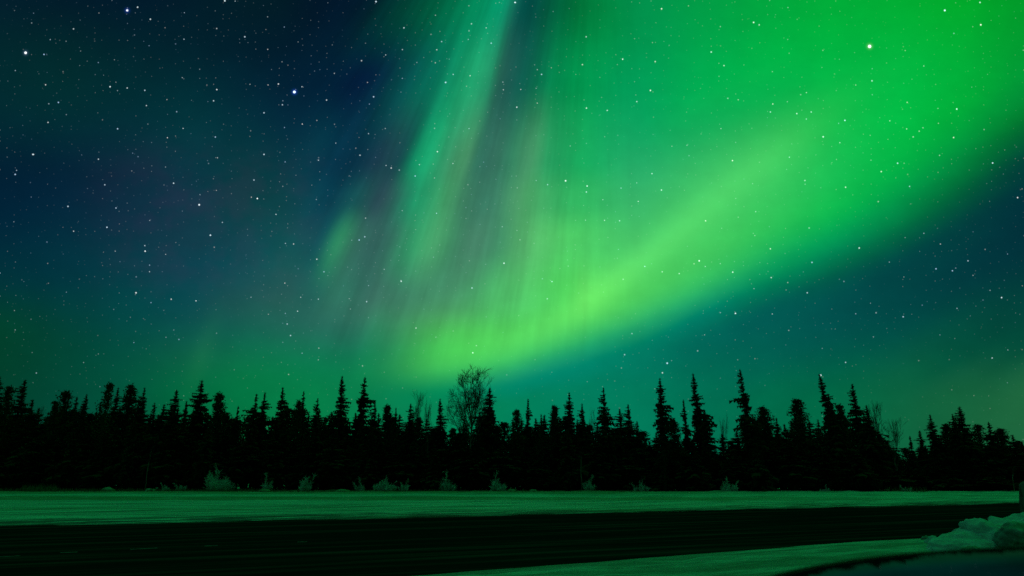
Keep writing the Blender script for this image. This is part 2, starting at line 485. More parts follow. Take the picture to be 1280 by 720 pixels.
# ------------------------------------------------------------------ materials
def snow_material():
    m, N, b = material('snow')
    P = N.t.nodes.new('ShaderNodeNewGeometry').outputs['Position']
    ang = math.atan(SLOPE)
    rot = N.t.nodes.new('ShaderNodeMapping')
    rot.vector_type = 'TEXTURE'
    N.put(rot.inputs['Vector'], P)
    rot.inputs['Rotation'].default_value = (0, 0, ang)
    Q = rot.outputs[0]
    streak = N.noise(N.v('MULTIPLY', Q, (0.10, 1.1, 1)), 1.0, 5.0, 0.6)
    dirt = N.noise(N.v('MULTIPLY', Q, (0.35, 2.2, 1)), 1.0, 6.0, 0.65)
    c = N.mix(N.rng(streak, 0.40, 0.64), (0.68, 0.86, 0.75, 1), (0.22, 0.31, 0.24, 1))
    # ploughed grit gets thicker beside the asphalt
    dist = N.m('SUBTRACT', N.m('SUBTRACT', N.sep(P)[1], F0.y), N.m('MULTIPLY', N.m('SUBTRACT', N.sep(P)[0], F0.x), SLOPE))
    near = N.rng(dist, 8.0, 0.0)
    lim = N.m('MULTIPLY_ADD', near, -0.31, 0.74)
    beyond = N.rng(dist, -0.5, 0.0)
    mask = N.m('MULTIPLY', N.rng(N.m('SUBTRACT', dirt, lim), -0.03, 0.06), beyond)
    c = N.mix(N.m('MULTIPLY', mask, 0.85), c, (0.07, 0.08, 0.075, 1))
    # shade of the terrace faces, with some stubble, painted as dark bands
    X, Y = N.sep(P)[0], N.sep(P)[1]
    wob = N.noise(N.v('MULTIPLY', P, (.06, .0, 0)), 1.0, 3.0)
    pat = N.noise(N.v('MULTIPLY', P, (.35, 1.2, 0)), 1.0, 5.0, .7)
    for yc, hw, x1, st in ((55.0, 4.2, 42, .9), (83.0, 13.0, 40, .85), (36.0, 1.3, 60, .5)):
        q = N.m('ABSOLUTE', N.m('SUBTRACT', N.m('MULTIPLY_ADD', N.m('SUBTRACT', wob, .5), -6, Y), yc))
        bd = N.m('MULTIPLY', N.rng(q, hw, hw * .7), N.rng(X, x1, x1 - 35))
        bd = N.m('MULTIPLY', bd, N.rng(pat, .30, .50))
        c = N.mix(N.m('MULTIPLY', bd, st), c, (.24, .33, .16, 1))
    # trodden grey snow on the near verge
    nb = N.m('MULTIPLY', N.rng(N.m('SUBTRACT', dist, -6), 0.0, -2.0), N.rng(N.noise(N.v('MULTIPLY', Q, (.45, 2.2, 1)), 1.0, 6.0, .7), .40, .60, .25, 1.0))
    c = N.mix(N.m('MULTIPLY', nb, .85), c, (.20, .27, .21, 1))
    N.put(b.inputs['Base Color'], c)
    b.inputs['Roughness'].default_value = 0.75
    b.inputs['Specular IOR Level'].default_value = 0.25
    h = N.m('ADD', N.noise(N.v('MULTIPLY', Q, (2, 5, 4)), 1.0, 6.0, 0.65), N.m('MULTIPLY', N.noise(Q, 14.0, 4.0), 0.35))
    bump(N, b, h, 0.8, 0.22)
    return m


def road_material():
    m, N, b = material('wet_asphalt')
    P = N.t.nodes.new('ShaderNodeNewGeometry').outputs['Position']
    rot = N.t.nodes.new('ShaderNodeMapping')
    rot.vector_type = 'TEXTURE'
    N.put(rot.inputs['Vector'], P)
    rot.inputs['Rotation'].default_value = (0, 0, math.atan(SLOPE))
    Q = rot.outputs[0]
    streak = N.noise(N.v('MULTIPLY', Q, (0.06, 1.5, 1)), 1.0, 5.0, 0.6)
    c = N.mix(N.rng(streak, 0.45, 0.72), (0.010, 0.013, 0.013, 1), (0.046, 0.05, 0.05, 1))
    # thin frozen slush left along the far edge and in old wheel tracks
    dist = N.m('SUBTRACT', N.m('MULTIPLY', N.m('SUBTRACT', N.sep(P)[0], F0.x), SLOPE), N.m('SUBTRACT', N.sep(P)[1], F0.y))
    patch = N.noise(N.v('MULTIPLY', Q, (0.22, 2.4, 1)), 1.0, 6.0, 0.65)
    lim = N.rng(dist, 0.0, 2.0, 0.50, 0.78)
    mask = N.rng(N.m('SUBTRACT', patch, lim), 0.0, 0.06)
    c = N.mix(N.m('MULTIPLY', mask, 0.7), c, (0.5, 0.54, 0.52, 1))
    N.put(b.inputs['Base Color'], c)
    b.inputs['Roughness'].default_value = 0.8
    b.inputs['Specular IOR Level'].default_value = 0.0
    bump(N, b, N.noise(P, 60.0, 3.0), 0.4, 0.02)
    return m


def foliage_material(name, dark, light):
    m, N, b = material(name)
    info = N.t.nodes.new('ShaderNodeObjectInfo').outputs['Random']
    P = N.t.nodes.new('ShaderNodeNewGeometry').outputs['Position']
    c = N.mix(N.m('MULTIPLY_ADD', info, 0.5, N.m('MULTIPLY', N.noise(P, 1.3, 3.0), 0.5)), dark, light)
    N.put(b.inputs['Base Color'], c)
    b.inputs['Roughness'].default_value = 0.9
    b.inputs['Specular IOR Level'].default_value = 0.05
    return m


def bark_material(name, a, c2, scale):
    m, N, b = material(name)
    P = N.t.nodes.new('ShaderNodeTexCoord').outputs['Object']
    n = N.noise(N.v('MULTIPLY', P, (scale, scale, scale * .3)), 1.0, 5.0, 0.6)
    N.put(b.inputs['Base Color'], N.mix(N.rng(n, 0.4, 0.62), a, c2))
    b.inputs['Roughness'].default_value = 0.9
    b.inputs['Specular IOR Level'].default_value = 0.1
    bump(N, b, n, 0.6, 0.03)
    return m


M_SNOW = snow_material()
M_ROAD = road_material()
M_NEEDLE = foliage_material('spruce_needles', (0.02, 0.042, 0.02, 1), (0.035, 0.068, 0.03, 1))
M_PINE = foliage_material('pine_needles', (0.022, 0.046, 0.022, 1), (0.038, 0.072, 0.032, 1))
M_BARK = bark_material('conifer_bark', (0.05, 0.038, 0.03, 1), (0.10, 0.08, 0.065, 1), 9)
M_BIRCH = bark_material('birch_bark', (0.10, 0.095, 0.09, 1), (0.30, 0.29, 0.27, 1), 5)
M_TWIG = bark_material('bare_twigs', (0.035, 0.028, 0.025, 1), (0.06, 0.05, 0.045, 1), 6)
M_FROST = bark_material('frosted_twigs', (0.62, 0.68, 0.66, 1), (0.86, 0.9, 0.88, 1), 3)
M_STEM = bark_material('shrub_stems', (0.16, 0.14, 0.12, 1), (0.3, 0.28, 0.26, 1), 4)


# ------------------------------------------------------------------ ground, road
def snow_field():
    xs = [-1500, -900, -500, -300, -200, -150, -120, -100, -88]
    xs += [-80 + 1.25 * i for i in range(40)]
    xs += [-30 + 0.45 * i for i in range(int(75 / .45))]
    xs += [45 + 1.25 * i for i in range(36)]
    xs += [92, 105, 125, 160, 220, 320, 500, 900, 1500]
    v, f = [], []
    rows = None
    for x in xs:
        yn, yf = y_near(x), y_far(x)
        ys = [yn - 1500, yn - 600, yn - 200, yn - 80, yn - 40]
        ys += [yn - 30 * (1 - i / 44) ** 1.8 for i in range(44)]
        ys += [yn - 0.001 + 0 * i for i in range(1)]
        ys += [yn + (yf - yn) * t for t in (0.004, .03, .2, .5, .8, .97, .996)]
        ys += [yf + 0.001]
        top = max(yf + 30, 135)
        n = 170
        ys += [yf + 0.02 + (top - yf) * ((i + 1) / n) ** 1.35 for i in range(n)]
        ys += [top + 40, top + 150, top + 500, top + 1500]
        rows = len(ys)
        jit = 0.10 * nz(x, 0, .9, 20) + 0.05 * nz(x, 0, 3.1, 21)
        jif = 0.25 * nz(x, 0, .35, 22) + 0.12 * nz(x, 0, 1.3, 23)
        for i, y in enumerate(ys):
            z = H(x, y) if abs(x) < 200 and -60 < y < 160 else 0.1
            yy = y
            if yn - 3 < y <= yn:
                yy += jit * (1 - (yn - y) / 3)
            if yf <= y < yf + 4:
                yy += jif * (1 - (y - yf) / 4)
            v.append((x, yy, z))
    for i in range(len(xs) - 1):
        for j in range(rows - 1):
            a = i * rows + j
            f.append((a, a + rows, a + rows + 1, a + 1))
    me = bpy.data.meshes.new('snow_field')
    me.from_pydata(v, [], f)
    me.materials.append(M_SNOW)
    for p in me.polygons:
        p.use_smooth = True
    o = bpy.data.objects.new('snow_field', me)
    COL.objects.link(o)
    tag(o, kind='structure')


def road():
    xs = [-300, -150, -80] + [-50 + i for i in range(121)] + [90, 130, 200, 320]
    b = MB()
    cols = []
    for x in xs:
        yn, yf = y_near(x) - 0.5, y_far(x) + 0.5
        n0 = len(b.v)
        for k in range(9):
            t = k / 8
            b.v.append(Vector((x, yn + (yf - yn) * t, 0.0)))
        cols.append(n0)
    for a, c in zip(cols, cols[1:]):
        for k in range(8):
            b.f.append((a + k, c + k, c + k + 1, a + k + 1))
    tag(b.build('road', M_ROAD), kind='structure')
    # worn centre dashes
    m, N, bs = material('worn_road_paint')
    P = N.t.nodes.new('ShaderNodeNewGeometry').outputs['Position']
    n = N.noise(P, 5.0, 5.0, 0.7)
    N.put(bs.inputs['Base Color'], N.mix(N.rng(n, 0.38, 0.62), (0.16, 0.17, 0.16, 1), (0.035, 0.037, 0.038, 1)))
    bs.inputs['Roughness'].default_value = 0.8
    bs.inputs['Specular IOR Level'].default_value = 0.2
    for (x0, y0, x1, y1) in ((-12, 696.4, 25, 694.8), (75, 690.8, 97, 690), (163, 686.6, 197, 685), (255, 682.5, 272, 681.8), (372, 677.6, 384, 677.1)):
        a, c = ground(x0, y0, .004), ground(x1, y1, .004)
        d = (c - a).normalized()
        w = Vector((-d.y, d.x, 0)) * 0.07
        q = MB()
        q.quad(a - w, c - w, c + w, a + w)
        tag(q.build('road_marking', m), kind='structure')


snow_field()
road()


# ------------------------------------------------------------------ trees
def needle_branch(b, base, direc, length, droop, r, w=1.0):
    """one spruce bough: a drooping spine carrying ragged flat sprays"""
    side = direc.cross(Vector((0, 0, 1))).normalized()
    pts = []
    n = 4
    for i in range(n + 1):
        t = i / n
        pts.append(base + direc * (length * t) + Vector((0, 0, -droop * length * t * t + 0.10 * length * max(0, t - .6))))
    for i in range(n):
        t = (i + .5) / n
        wd = (0.13 + 0.05 * r.random()) * w * (1.15 - t)
        b.quad(pts[i] - side * wd, pts[i + 1] - side * wd * .7, pts[i + 1] + side * wd * .7, pts[i] + side * wd)
        for s in (-1, 1):
            L = length * (0.30 + 0.22 * r.random()) * (1.1 - 0.7 * t)
            tip = pts[i] + direc * L * .75 + side * (s * L * (.45 + .4 * r.random())) + Vector((0, 0, -L * (0.15 + 0.55 * r.random())))
            ww = (0.10 + 0.05 * r.random()) * w
            b.tri(pts[i] + Vector((0, 0, ww)), tip, pts[i] - Vector((0, 0, ww)) + direc * .12 * w)
            hang = pts[i + 1] + side * (s * .1 * L) + Vector((r.uniform(-.06, .06), r.uniform(-.06, .06), -0.22 - 0.18 * r.random())) * w
            b.tri(pts[i] + side * s * .05, hang, pts[i + 1] + side * s * .12)
    b.tri(pts[-1] - side * .06, pts[-1] + direc * .22 * w + Vector((0, 0, .03)), pts[-1] + side * .06)


def spruce_parts(seed, h=12.0, rad=1.6, bare=0.06, profile='cone', levels=44):
    r = random.Random(seed)
    ph = [r.uniform(0, 6.28) for _ in range(4)]
    bx, by = r.uniform(-.12, .12), r.uniform(-.12, .12)

    def axis(z):
        t = z / h
        return Vector((bx * math.sin(t * 4 + ph[0]) + 0.25 * bx * t, by * math.sin(t * 4 + ph[1]), z))
    tr = MB()
    tr.tube([axis(h * t) - Vector((0, 0, 0.3 if t == 0 else 0)) for t in (0, .1, .25, .45, .65, .85, .97)], [0.16, .13, .12, .095, .065, .03, .012], 7)
    cr = MB()
    for i in range(levels):
        t = (i + r.random() * .7) / levels                # 0 at the foot of the crown, 1 at the tip
        z = h * (bare + (1 - bare) * t ** 0.93)
        sd = h - z
        if profile == 'cone':
            R = min(.04 + .27 * sd, rad) * (0.85 + .15 * math.sin(2.6 * z + ph[2]))
        elif profile == 'column':
            R = min(.03 + .20 * sd ** 1.1, rad * (.72 + .28 * math.sin(.9 * z + ph[3]))) * (0.76 + .24 * math.sin(3.1 * z + ph[2]))
        else:                                            # ragged
            R = min(.03 + .34 * sd, rad * (.55 + .45 * min(1, sd / 6))) * (0.7 + .3 * math.sin(2.9 * z + ph[2])) * (0.88 + .12 * math.sin(1.2 * z + ph[3]))
        R *= min(1.0, 0.45 + 3.0 * t)
        nb = 9 if t < .5 else 7
        if t > .9:
            nb = 5
        a0 = r.uniform(0, 6.28)
        dz = h / levels
        for k in range(nb):
            if r.random() < 0.10:
                continue
            zb = min(h * .99, z + r.uniform(-.8, .8) * dz)
            an = a0 + 2 * math.pi * k / nb + r.uniform(-.35, .35)
            lop = 0.8 + 0.35 * math.sin(an + ph[0] + 6 * t)
            L = R * lop * (r.uniform(.5, 1.0) if r.random() < .8 else r.uniform(1.0, 1.45))
            d = Vector((math.cos(an), math.sin(an), 0.10 + 0.75 * max(0, t - .55))).normalized()
            needle_branch(cr, axis(zb), d, L, 0.42 - .3 * t, r, (0.75 + 0.5 * (1 - t)) * min(1, .18 + R * 1.1))
    # leader
    top = axis(h)
    for k in range(9):
        an = r.uniform(0, 6.28)
        base = axis(h * (0.90 + 0.008 * k))
        e = Vector((math.cos(an), math.sin(an), 0)) * .06
        cr.tri(base - e, top + Vector((0, 0, .12 * r.random())), base + e)
    return tr, cr


def pine_parts(seed, h=10.0, rad=1.5, bare=0.25, n_limbs=34, open_=0.5):
    r = random.Random(seed)
    tr, cr = MB(), MB()
    bend = r.uniform(-.3, .3)

    def axis(z):
        return Vector((bend * math.sin(z / h * 3), .2 * math.sin(z / h * 2.5 + seed), z))
    tr.tube([axis(h * t) - Vector((0, 0, 0.3 if t == 0 else 0)) for t in (0, .15, .35, .55, .75, .9, .98)], [0.17, .14, .12, .09, .06, .035, .015], 7)
    for i in range(n_limbs):
        t = (i + r.random()) / n_limbs
        z = h * (bare + (0.985 - bare) * t)
        R = rad * ((1 - t) ** .75) * min(1, .45 + 2 * t) * r.uniform(.4, 1.15) + .10
        an = i * 2.4 + r.uniform(-.5, .5)
        d = Vector((math.cos(an), math.sin(an), r.uniform(.15, .75))).normalized()
        p0 = axis(z)
        p1 = p0 + d * R * .6
        p2 = p0 + d * R + Vector((0, 0, R * .25))
        tr.tube([p0, p1, p2], [.035, .022, .01], 3, False)
        for q, m in ((p1, 18), (p2, 30), (p0 + d * R * .3, 10)):
            for k in range(int(m * 1.5 * (1.5 - open_))):
                u = Vector((r.gauss(0, 1), r.gauss(0, 1), r.gauss(0, .75))) * (0.13 + .12 * R)
                c = q + u
                e = Vector((r.gauss(0, 1), r.gauss(0, 1), r.gauss(.5, 1))).normalized() * r.uniform(.16, .30)
                s = e.cross(Vector((r.gauss(0, 1), r.gauss(0, 1), r.gauss(0, 1)))).normalized() * .07
                cr.tri(c - s, c + e, c + s)
    for k in range(30):
        c = axis(h * r.uniform(.93, 1.0)) + Vector((r.gauss(0, .08), r.gauss(0, .08), 0))
        e = Vector((r.gauss(0, .5), r.gauss(0, .5), 1)).normalized() * .3
        s = e.orthogonal().normalized() * .05
        cr.tri(c - s, c + e, c + s)
    return tr, cr


def bare_parts(seed, h=13.0, spread=0.62, fork=0.35, twig=0.022, depth=5, lean=0.0):
    r = random.Random(seed)
    tr, tw = MB(), MB()

    def grow(p, d, L, rad, lev):
        n = 3
        pts, rr = [p], [rad]
        for i in range(n):
            d = (d + Vector((r.gauss(0, .11), r.gauss(0, .11), r.gauss(0.03, .07)))).normalized()
            p = p + d * L / n
            pts.append(p)
            rr.append(rad * (1 - .42 * (i + 1) / n))
        (tr if lev < 3 else tw).tube(pts, rr, 6 if lev == 0 else 4 if lev < 3 else 3, False)
        if lev >= depth:
            return
        kids = 3 if lev < 2 else 3
        for k in range(kids + (1 if r.random() < .5 else 0)):
            t = r.uniform(.45, 1.0) if k else 1.0
            q = pts[0].lerp(pts[-1], 1) if t == 1.0 else pts[min(n, int(t * n) + 1)]
            an = r.uniform(0, 6.28)
            a = d.orthogonal().normalized()
            c = d.cross(a)
            s = spread * r.uniform(.55, 1.15) * (0.6 if k == 0 else 1)
            nd = (d + (a * math.cos(an) + c * math.sin(an)) * s + Vector((0, 0, .12))).normalized()
            grow(q, nd, L * r.uniform(.58, .82), max(twig * .55, rr[-1] * r.uniform(.55, .8)), lev + 1)
    base = Vector((0, 0, -.3))
    grow(base, Vector((lean, 0, 1)).normalized(), h * fork, .15, 0)
    zs = max(v.z for v in tr.v + tw.v)
    s = h / zs
    for m in (tr, tw):
        m.v = [Vector((v.x * s, v.y * s, v.z * s if v.z > 0 else v.z)) for v in m.v]
    return tr, tw


def round_birch(seed, h):
    """a bare birch whose limbs fan into a wide round crown"""
    r = random.Random(seed)
    tr, tw = MB(), MB()
    stem = [Vector((0, 0, -.3)), Vector((.05, 0, h * .2)), Vector((-.05, .05, h * .36)), Vector((.05, 0, h * .5)), Vector((.12, 0, h * .64))]
    tr.tube(stem, [.19, .17, .14, .11, .08], 7)

    def twigs(p, d, L, lev):
        n = 3
        pts = [p]
        for i in range(n):
            d = (d + Vector((r.gauss(0, .16), r.gauss(0, .16), r.gauss(.02, .1)))).normalized()
            p = p + d * L / n
            pts.append(p)
        rad = (.024, .016, .011)[lev]
        tw.tube(pts, [rad, rad * .85, rad * .7, rad * .5], 3, False)
        if lev < 2:
            for k in range(6 if lev == 0 else 5):
                q = pts[r.randint(1, 3)]
                a = Vector((r.gauss(0, 1), r.gauss(0, 1), r.gauss(.25, .8))).normalized()
                twigs(q, (d + a * .75).normalized(), L * r.uniform(.45, .75), lev + 1)

    for i in range(17):
        t = .30 + .66 * i / 16
        base = stem[2].lerp(stem[4], (t - .3) / .66) if t > .3 else stem[2]
        an = i * 2.4 + r.uniform(-.4, .4)
        out = h * .19 * math.sqrt(max(.04, 1 - (i / 17) ** 2.2)) * r.uniform(.75, 1.05)
        zt = h * (.60 + .40 * (i / 16) ** .8) - r.uniform(0, .4)
        end = Vector((math.cos(an) * out, math.sin(an) * out, zt))
        mid = base.lerp(end, .5) + Vector((math.cos(an), math.sin(an), 0)) * out * .16
        pts = [base, base.lerp(mid, .6), mid, mid.lerp(end, .5), end]
        tr.tube(pts, [.075, .06, .048, .036, .022], 4, False)
        for k in range(10):
            j = r.uniform(.8, 4)
            q = pts[int(j)].lerp(pts[min(4, int(j) + 1)], j - int(j))
            d = ((end - base).normalized() + Vector((r.gauss(0, .7), r.gauss(0, .7), r.gauss(0, .35)))).normalized()
            twigs(q, d, h * r.uniform(.06, .11), 0)
    return tr, tw


PROTO = {}
LIB = []


def proto(kind, name, trunk, crown, bark, leaf, h):
    e = empty(name, (0, 0, 0))
    trunk.build('trunk', bark, e, True)
    cm = crown.build('crown', leaf, e)
    xs = sorted(abs(v.x) for v in crown.v)
    w = 2 * xs[int(len(xs) * .97)]
    PROTO.setdefault(kind, []).append((e, h, w))
    LIB.append(e)


for i in range(5):
    t, c = spruce_parts(100 + i, 12, 1.75, .05, 'cone', 46)
    proto('cone', 'spruce_tree', t, c, M_BARK, M_NEEDLE, 12)
for i in range(6):
    t, c = spruce_parts(200 + i, 13, 1.05, .10, 'column', 54)
    proto('column', 'spruce_tree', t, c, M_BARK, M_NEEDLE, 13)
for i in range(5):
    t, c = spruce_parts(300 + i, 12, 1.5, .08, 'ragged', 44)
    proto('ragged', 'spruce_tree', t, c, M_BARK, M_NEEDLE, 12)
for i in range(5):
    t, c = pine_parts(400 + i, 10, 1.5, .15, 44, .3 + .14 * i)
    proto('pine', 'pine_tree', t, c, M_BARK, M_PINE, 10)
for i in range(3):
    t, c = spruce_parts(500 + i, 6, 1.5, .0, 'cone', 26)
    proto('young', 'young_spruce', t, c, M_BARK, M_NEEDLE, 6)
for i in range(4):
    t, c = bare_parts(600 + i, 11, .40, .42, .03, 5, 0.05 * (-1) ** i)
    proto('bare', 'bare_birch', t, c, M_BIRCH, M_TWIG, 11)
t, c = round_birch(711, 13.5)
proto('birch', 'bare_birch', t, c, M_BIRCH, M_TWIG, 13.5)

used = set()


def plant(kind, px, py, wpx, Y, label, cat, group=None, lean=0.0, which=None):
    top = at(px, py, Y)
    base_z = H(top.x, Y)
    h = top.z - base_z
    lst = PROTO[kind]
    e, h0, w0 = lst[which % len(lst)] if which is not None else rnd.choice(lst)
    if e.name in used:
        o = copy_tree(e)
    else:
        used.add(e.name)
        o = e
    depth = (top - CAM).dot(AX_F)
    w = wpx * {'column': .86, 'ragged': .9}.get(kind, 1.0) * depth / FPX
    s = w / w0
    o.scale = (s, s, h / h0)
    o.rotation_euler = (0, lean, rnd.uniform(0, 6.28) if abs(lean) < 1e-6 else 0)
    o.location = (top.x - math.sin(lean) * h, Y, base_z)
    tag(o, label, cat, group)
    return o


S = 'spruce'
# trees whose tops stand out against the sky, left to right: kind, x, y of the tip, crown width, lean, label
SIL = [
 ('cone', 1, 470, 30, 0, 'dark spruce cut by the left frame edge, taller than its neighbour'),
 ('pine', 12, 484, 26, 0, 'bushy pine between the frame-edge spruce and a pointed spruce'),
 ('cone', 32, 474, 34, 0, 'tall pointed spruce near the left frame edge with full dark crown'),
 ('ragged', 42, 499, 26, 0, 'low blunt spruce tucked against the pointed spruce near the left edge'),
 ('bare', 54, 505, 14, 0, 'thin bare sapling in the first dip of the treeline from the left'),
 ('pine', 70, 502, 24, 0, 'low bushy pine closing the first dip of the treeline from the left'),
 ('pine', 86, 489, 32, 0, 'broad bushy pine with rounded double top left of the open-crowned pine'),
 ('ragged', 98, 495, 22, 0, 'middle one of three bushy tops between the first and second treeline dips'),
 ('cone', 109, 492, 24, 0, 'pointed spruce on the right shoulder of a broad bushy pine'),
 ('ragged', 127, 505, 20, 0, 'low ragged spruce at the foot of an open-topped pine'),
 ('pine', 140, 480, 24, 0, 'open-topped pine with sky showing through thin crown, taller of two'),
 ('column', 148, 484, 16, 0, 'narrow spruce squeezed between two open-crowned pines'),
 ('pine', 165, 483, 24, 0, 'open-crowned pine with forked top beside a dense dark spruce'),
 ('cone', 181, 484, 28, 0, 'dense dark spruce just right of the fork-topped open pine'),
 ('ragged', 194, 503, 20, 0, 'low ragged spruce sloping down from the dense dark spruce'),
 ('cone', 221, 487, 34, 0, 'dense conical spruce left of the broad tall cone spruce'),
 ('young', 234, 501, 16, 0, 'small spruce tip between two dense conical spruces'),
 ('cone', 252, 475, 42, 0, 'broad dense cone spruce, tallest in the left fifth of the forest'),
 ('pine', 274, 493, 24, 0, 'twin-topped pine just right of the broad dense cone spruce'),
 ('young', 297, 508, 18, 0, 'small lone spruce tip in a gap of the low treeline'),
 ('ragged', 320, 492, 22, 0, 'left one of two joined bushy spruces beside a low gap'),
 ('column', 330, 490, 18, 0, 'right one of two joined bushy spruces, topped with a thin spike'),
 ('cone', 354, 484, 30, 0, 'clean cone spruce midway between joined bushy spruces and the tall pair'),
 ('pine', 372, 501, 20, 0, 'low open pine against the clean cone spruce'),
 ('ragged', 381, 488, 18, 0, 'ragged narrow spruce beside a low open pine, left of the tall pair'),
 ('cone', 397, 497, 22, 0, 'short pointed spruce next in line before the tall pair'),
 ('column', 430, 470, 22, 0, 'thick columnar spruce, the left one of the tall pair'),
 ('ragged', 455, 470, 27, 0.04, 'tall tapering spruce with thin tip, the right one of the tall pair'),
 ('cone', 469, 503, 26, 0, 'shorter spruce on the flank of the tall pair'),
 ('pine', 484, 508, 20, 0, 'low rounded pine between the tall pair and the thin bare birches'),
 ('column', 495, 509, 12, 0, 'thin low spike of spruce beside the low rounded pine'),
 ('cone', 513, 504, 26, 0, 'low dense spruce directly beside the thin bare birches'),
 ('bare', 523, 486, 24, 0, 'thin bare birch with feathery top, taller of the two left of the big one'),
 ('bare', 535, 494, 20, 0, 'shorter thin bare birch beside the taller feathery one'),
 ('column', 552, 498, 18, 0, 'narrow spruce between the thin bare birches and the big bare birch'),
 ('ragged', 580, 522, 22, 0, 'short spruce beneath the crown of the big bare birch'),
 ('birch', 590, 468, 52, 0, 'big bare birch with wide round crown of fine twigs against the green glow'),
 ('cone', 613, 484, 34, 0, 'dense spruce overlapping the edge of the big bare birch crown'),
 ('pine', 646, 513, 24, 0, 'low rounded pine right of the dense spruce at the big bare birch'),
 ('column', 660, 498, 13, 0, 'very thin spire spruce rising from low trees right of the big birch'),
 ('young', 677, 518, 16, 0, 'small low spruce tip between the very thin spire and a squat pine'),
 ('pine', 693, 508, 20, 0, 'squat dark pine between a thin spire and a tidy spruce'),
 ('cone', 711, 490, 28, 0, 'tidy mid-height spruce with tiered boughs right of a squat dark pine'),
 ('column', 728, 504, 18, 0, 'blunt narrow spruce on the shoulder of the tidy tiered spruce'),
 ('bare', 742, 508, 14, 0, 'wispy bare sapling before a sharply pointed spruce'),
 ('cone', 754, 484, 24, 0, 'sharply pointed spruce with see-through lower boughs in the low right-centre stretch'),
 ('column', 775, 510, 18, 0, 'dark narrow spruce between two conical see-through spruces'),
 ('cone', 785, 505, 26, 0, 'low conical spruce with layered see-through boughs before the tall slim spire'),
 ('ragged', 797, 526, 20, 0, 'low spruce in the dip before the tall slim spire'),
 ('column', 824, 472, 19, 0, 'tall slim spire spruce standing clear of the rest below two stars'),
 ('pine', 842, 526, 22, 0, 'low flat-topped pine between the tall slim spire and the leaning spire'),
 ('column', 854, 499, 12, 0, 'thin small spire close beside the leaning spire'),
 ('column', 866, 466, 20, -0.03, 'tall spire spruce with long bare tip, leaning slightly'),
 ('ragged', 880, 512, 24, 0, 'spruce filling the right flank of the tall leaning spire with long bare tip'),
 ('bare', 903, 515, 18, 0, 'pale bare tree in the dip left of the tallest spruce'),
 ('ragged', 926, 461, 27, -0.02, 'tallest spruce of the forest with shaggy broad crown'),
 ('pine', 954, 510, 26, 0, 'bushy pine just right of the tallest shaggy spruce'),
 ('ragged', 970, 522, 20, 0, 'low ragged spruce between a bushy pine and the thick blunt pine'),
 ('pine', 997, 500, 32, 0, 'thick blunt pine with solid top, left of the crooked leaning spire'),
 ('column', 1024, 466, 20, -0.10, 'crooked tall spire spruce leaning left below a bright star'),
 ('cone', 1035, 492, 26, -0.04, 'spruce standing against the crooked leaning spire'),
 ('pine', 1048, 506, 24, 0, 'open bushy pine between the crooked spire and a tall cone spruce'),
 ('cone', 1065, 479, 28, -0.02, 'tall cone spruce right of the crooked leaning spire'),
 ('cone', 1083, 506, 26, 0, 'short spruce on the flank of the tall cone spruce near the bare trees'),
 ('bare', 1094, 500, 30, 0, 'bare tree with fanned twigs, taller of the two at the right-hand gap'),
 ('bare', 1122, 520, 26, 0.15, 'bare tree leaning out over the right-hand gap in the treeline'),
 ('young', 1138, 545, 14, 0, 'tiny spruce tip at the bottom of the right-hand gap'),
 ('column', 1150, 538, 16, 0, 'small narrow spruce where the treeline rises after the right-hand gap'),
 ('cone', 1163, 518, 26, 0, 'rounded spruce first to rise after the right-hand gap'),
 ('pine', 1180, 531, 24, 0, 'low pine between two pointed spruces after the right-hand gap'),
 ('column', 1191, 517, 16, 0, 'narrow spike touching the left side of a pointed broad spruce'),
 ('cone', 1199, 508, 36, 0, 'pointed broad spruce, tallest near the right frame edge'),
 ('pine', 1220, 531, 28, 0, 'round-topped pine right of the pointed broad spruce'),
 ('ragged', 1235, 527, 24, 0, 'blunt spruce beyond the round-topped pine near the right edge'),
 ('pine', 1249, 537, 26, 0, 'low bushy pine second in from the right frame edge slope'),
 ('cone', 1265, 543, 26, -0.1, 'last pointed spruce leaning on the slope at the right frame edge'),
 ('ragged', 1277, 552, 20, 0, 'low spruce cut by the right frame edge'),
]
CATS = {'cone': 'spruce', 'column': 'spruce', 'ragged': 'spruce', 'pine': 'pine', 'young': 'spruce', 'bare': 'birch', 'birch': 'birch'}
for i, (k, px, py, w, ln, lab) in enumerate(SIL):
    Y = 87 + (i * 7 % 5) * 1.6
    if px in (824,):
        Y = 84.5
    plant(k, px, py, w, Y, lab, CATS[k], 'trees that shape the treeline', ln)

SOLID = [(-40,500),(0,500),(60,507),(120,507),(200,505),(300,512),(400,512),(480,512),(515,521),(560,524),(640,521),(700,519),(770,527),(815,540),(870,538),(900,545),(940,524),(1000,525),(1080,527),(1100,541),(1125,560),(1142,562),(1160,548),(1200,540),(1250,548),(1330,562)]


def solid_at(x):
    for (a, b), (c, d) in zip(SOLID, SOLID[1:]):
        if x <= c:
            return b + (d - b) * (x - a) / (c - a)
    return SOLID[-1][1]


MASS = 'dark conifer lost in the solid black forest mass below the jagged treeline'
GRP = 'conifers lost in the dark forest mass'
x = -18.0
i = 0
while x < 1300:
    y = solid_at(x) + rnd.uniform(-2, 15)
    plant(rnd.choice(('cone', 'ragged', 'cone', 'pine')), x, y, rnd.uniform(24, 36), 92 + (i % 4) * 3, MASS, 'conifer', GRP)
    x += rnd.uniform(8, 11)
    i += 1
x = -18.0
while x < 1300:
    y = solid_at(x) + rnd.uniform(16, 44)
    plant(rnd.choice(('cone', 'ragged', 'young')), x, y, rnd.uniform(24, 34), 85.5 + (i % 3) * .9, MASS, 'conifer', GRP)
    x += rnd.uniform(11, 16)
    i += 1
for e in LIB:
    if e.name not in used:
        for ch in list(e.children):
            bpy.data.objects.remove(ch)
        bpy.data.objects.remove(e)


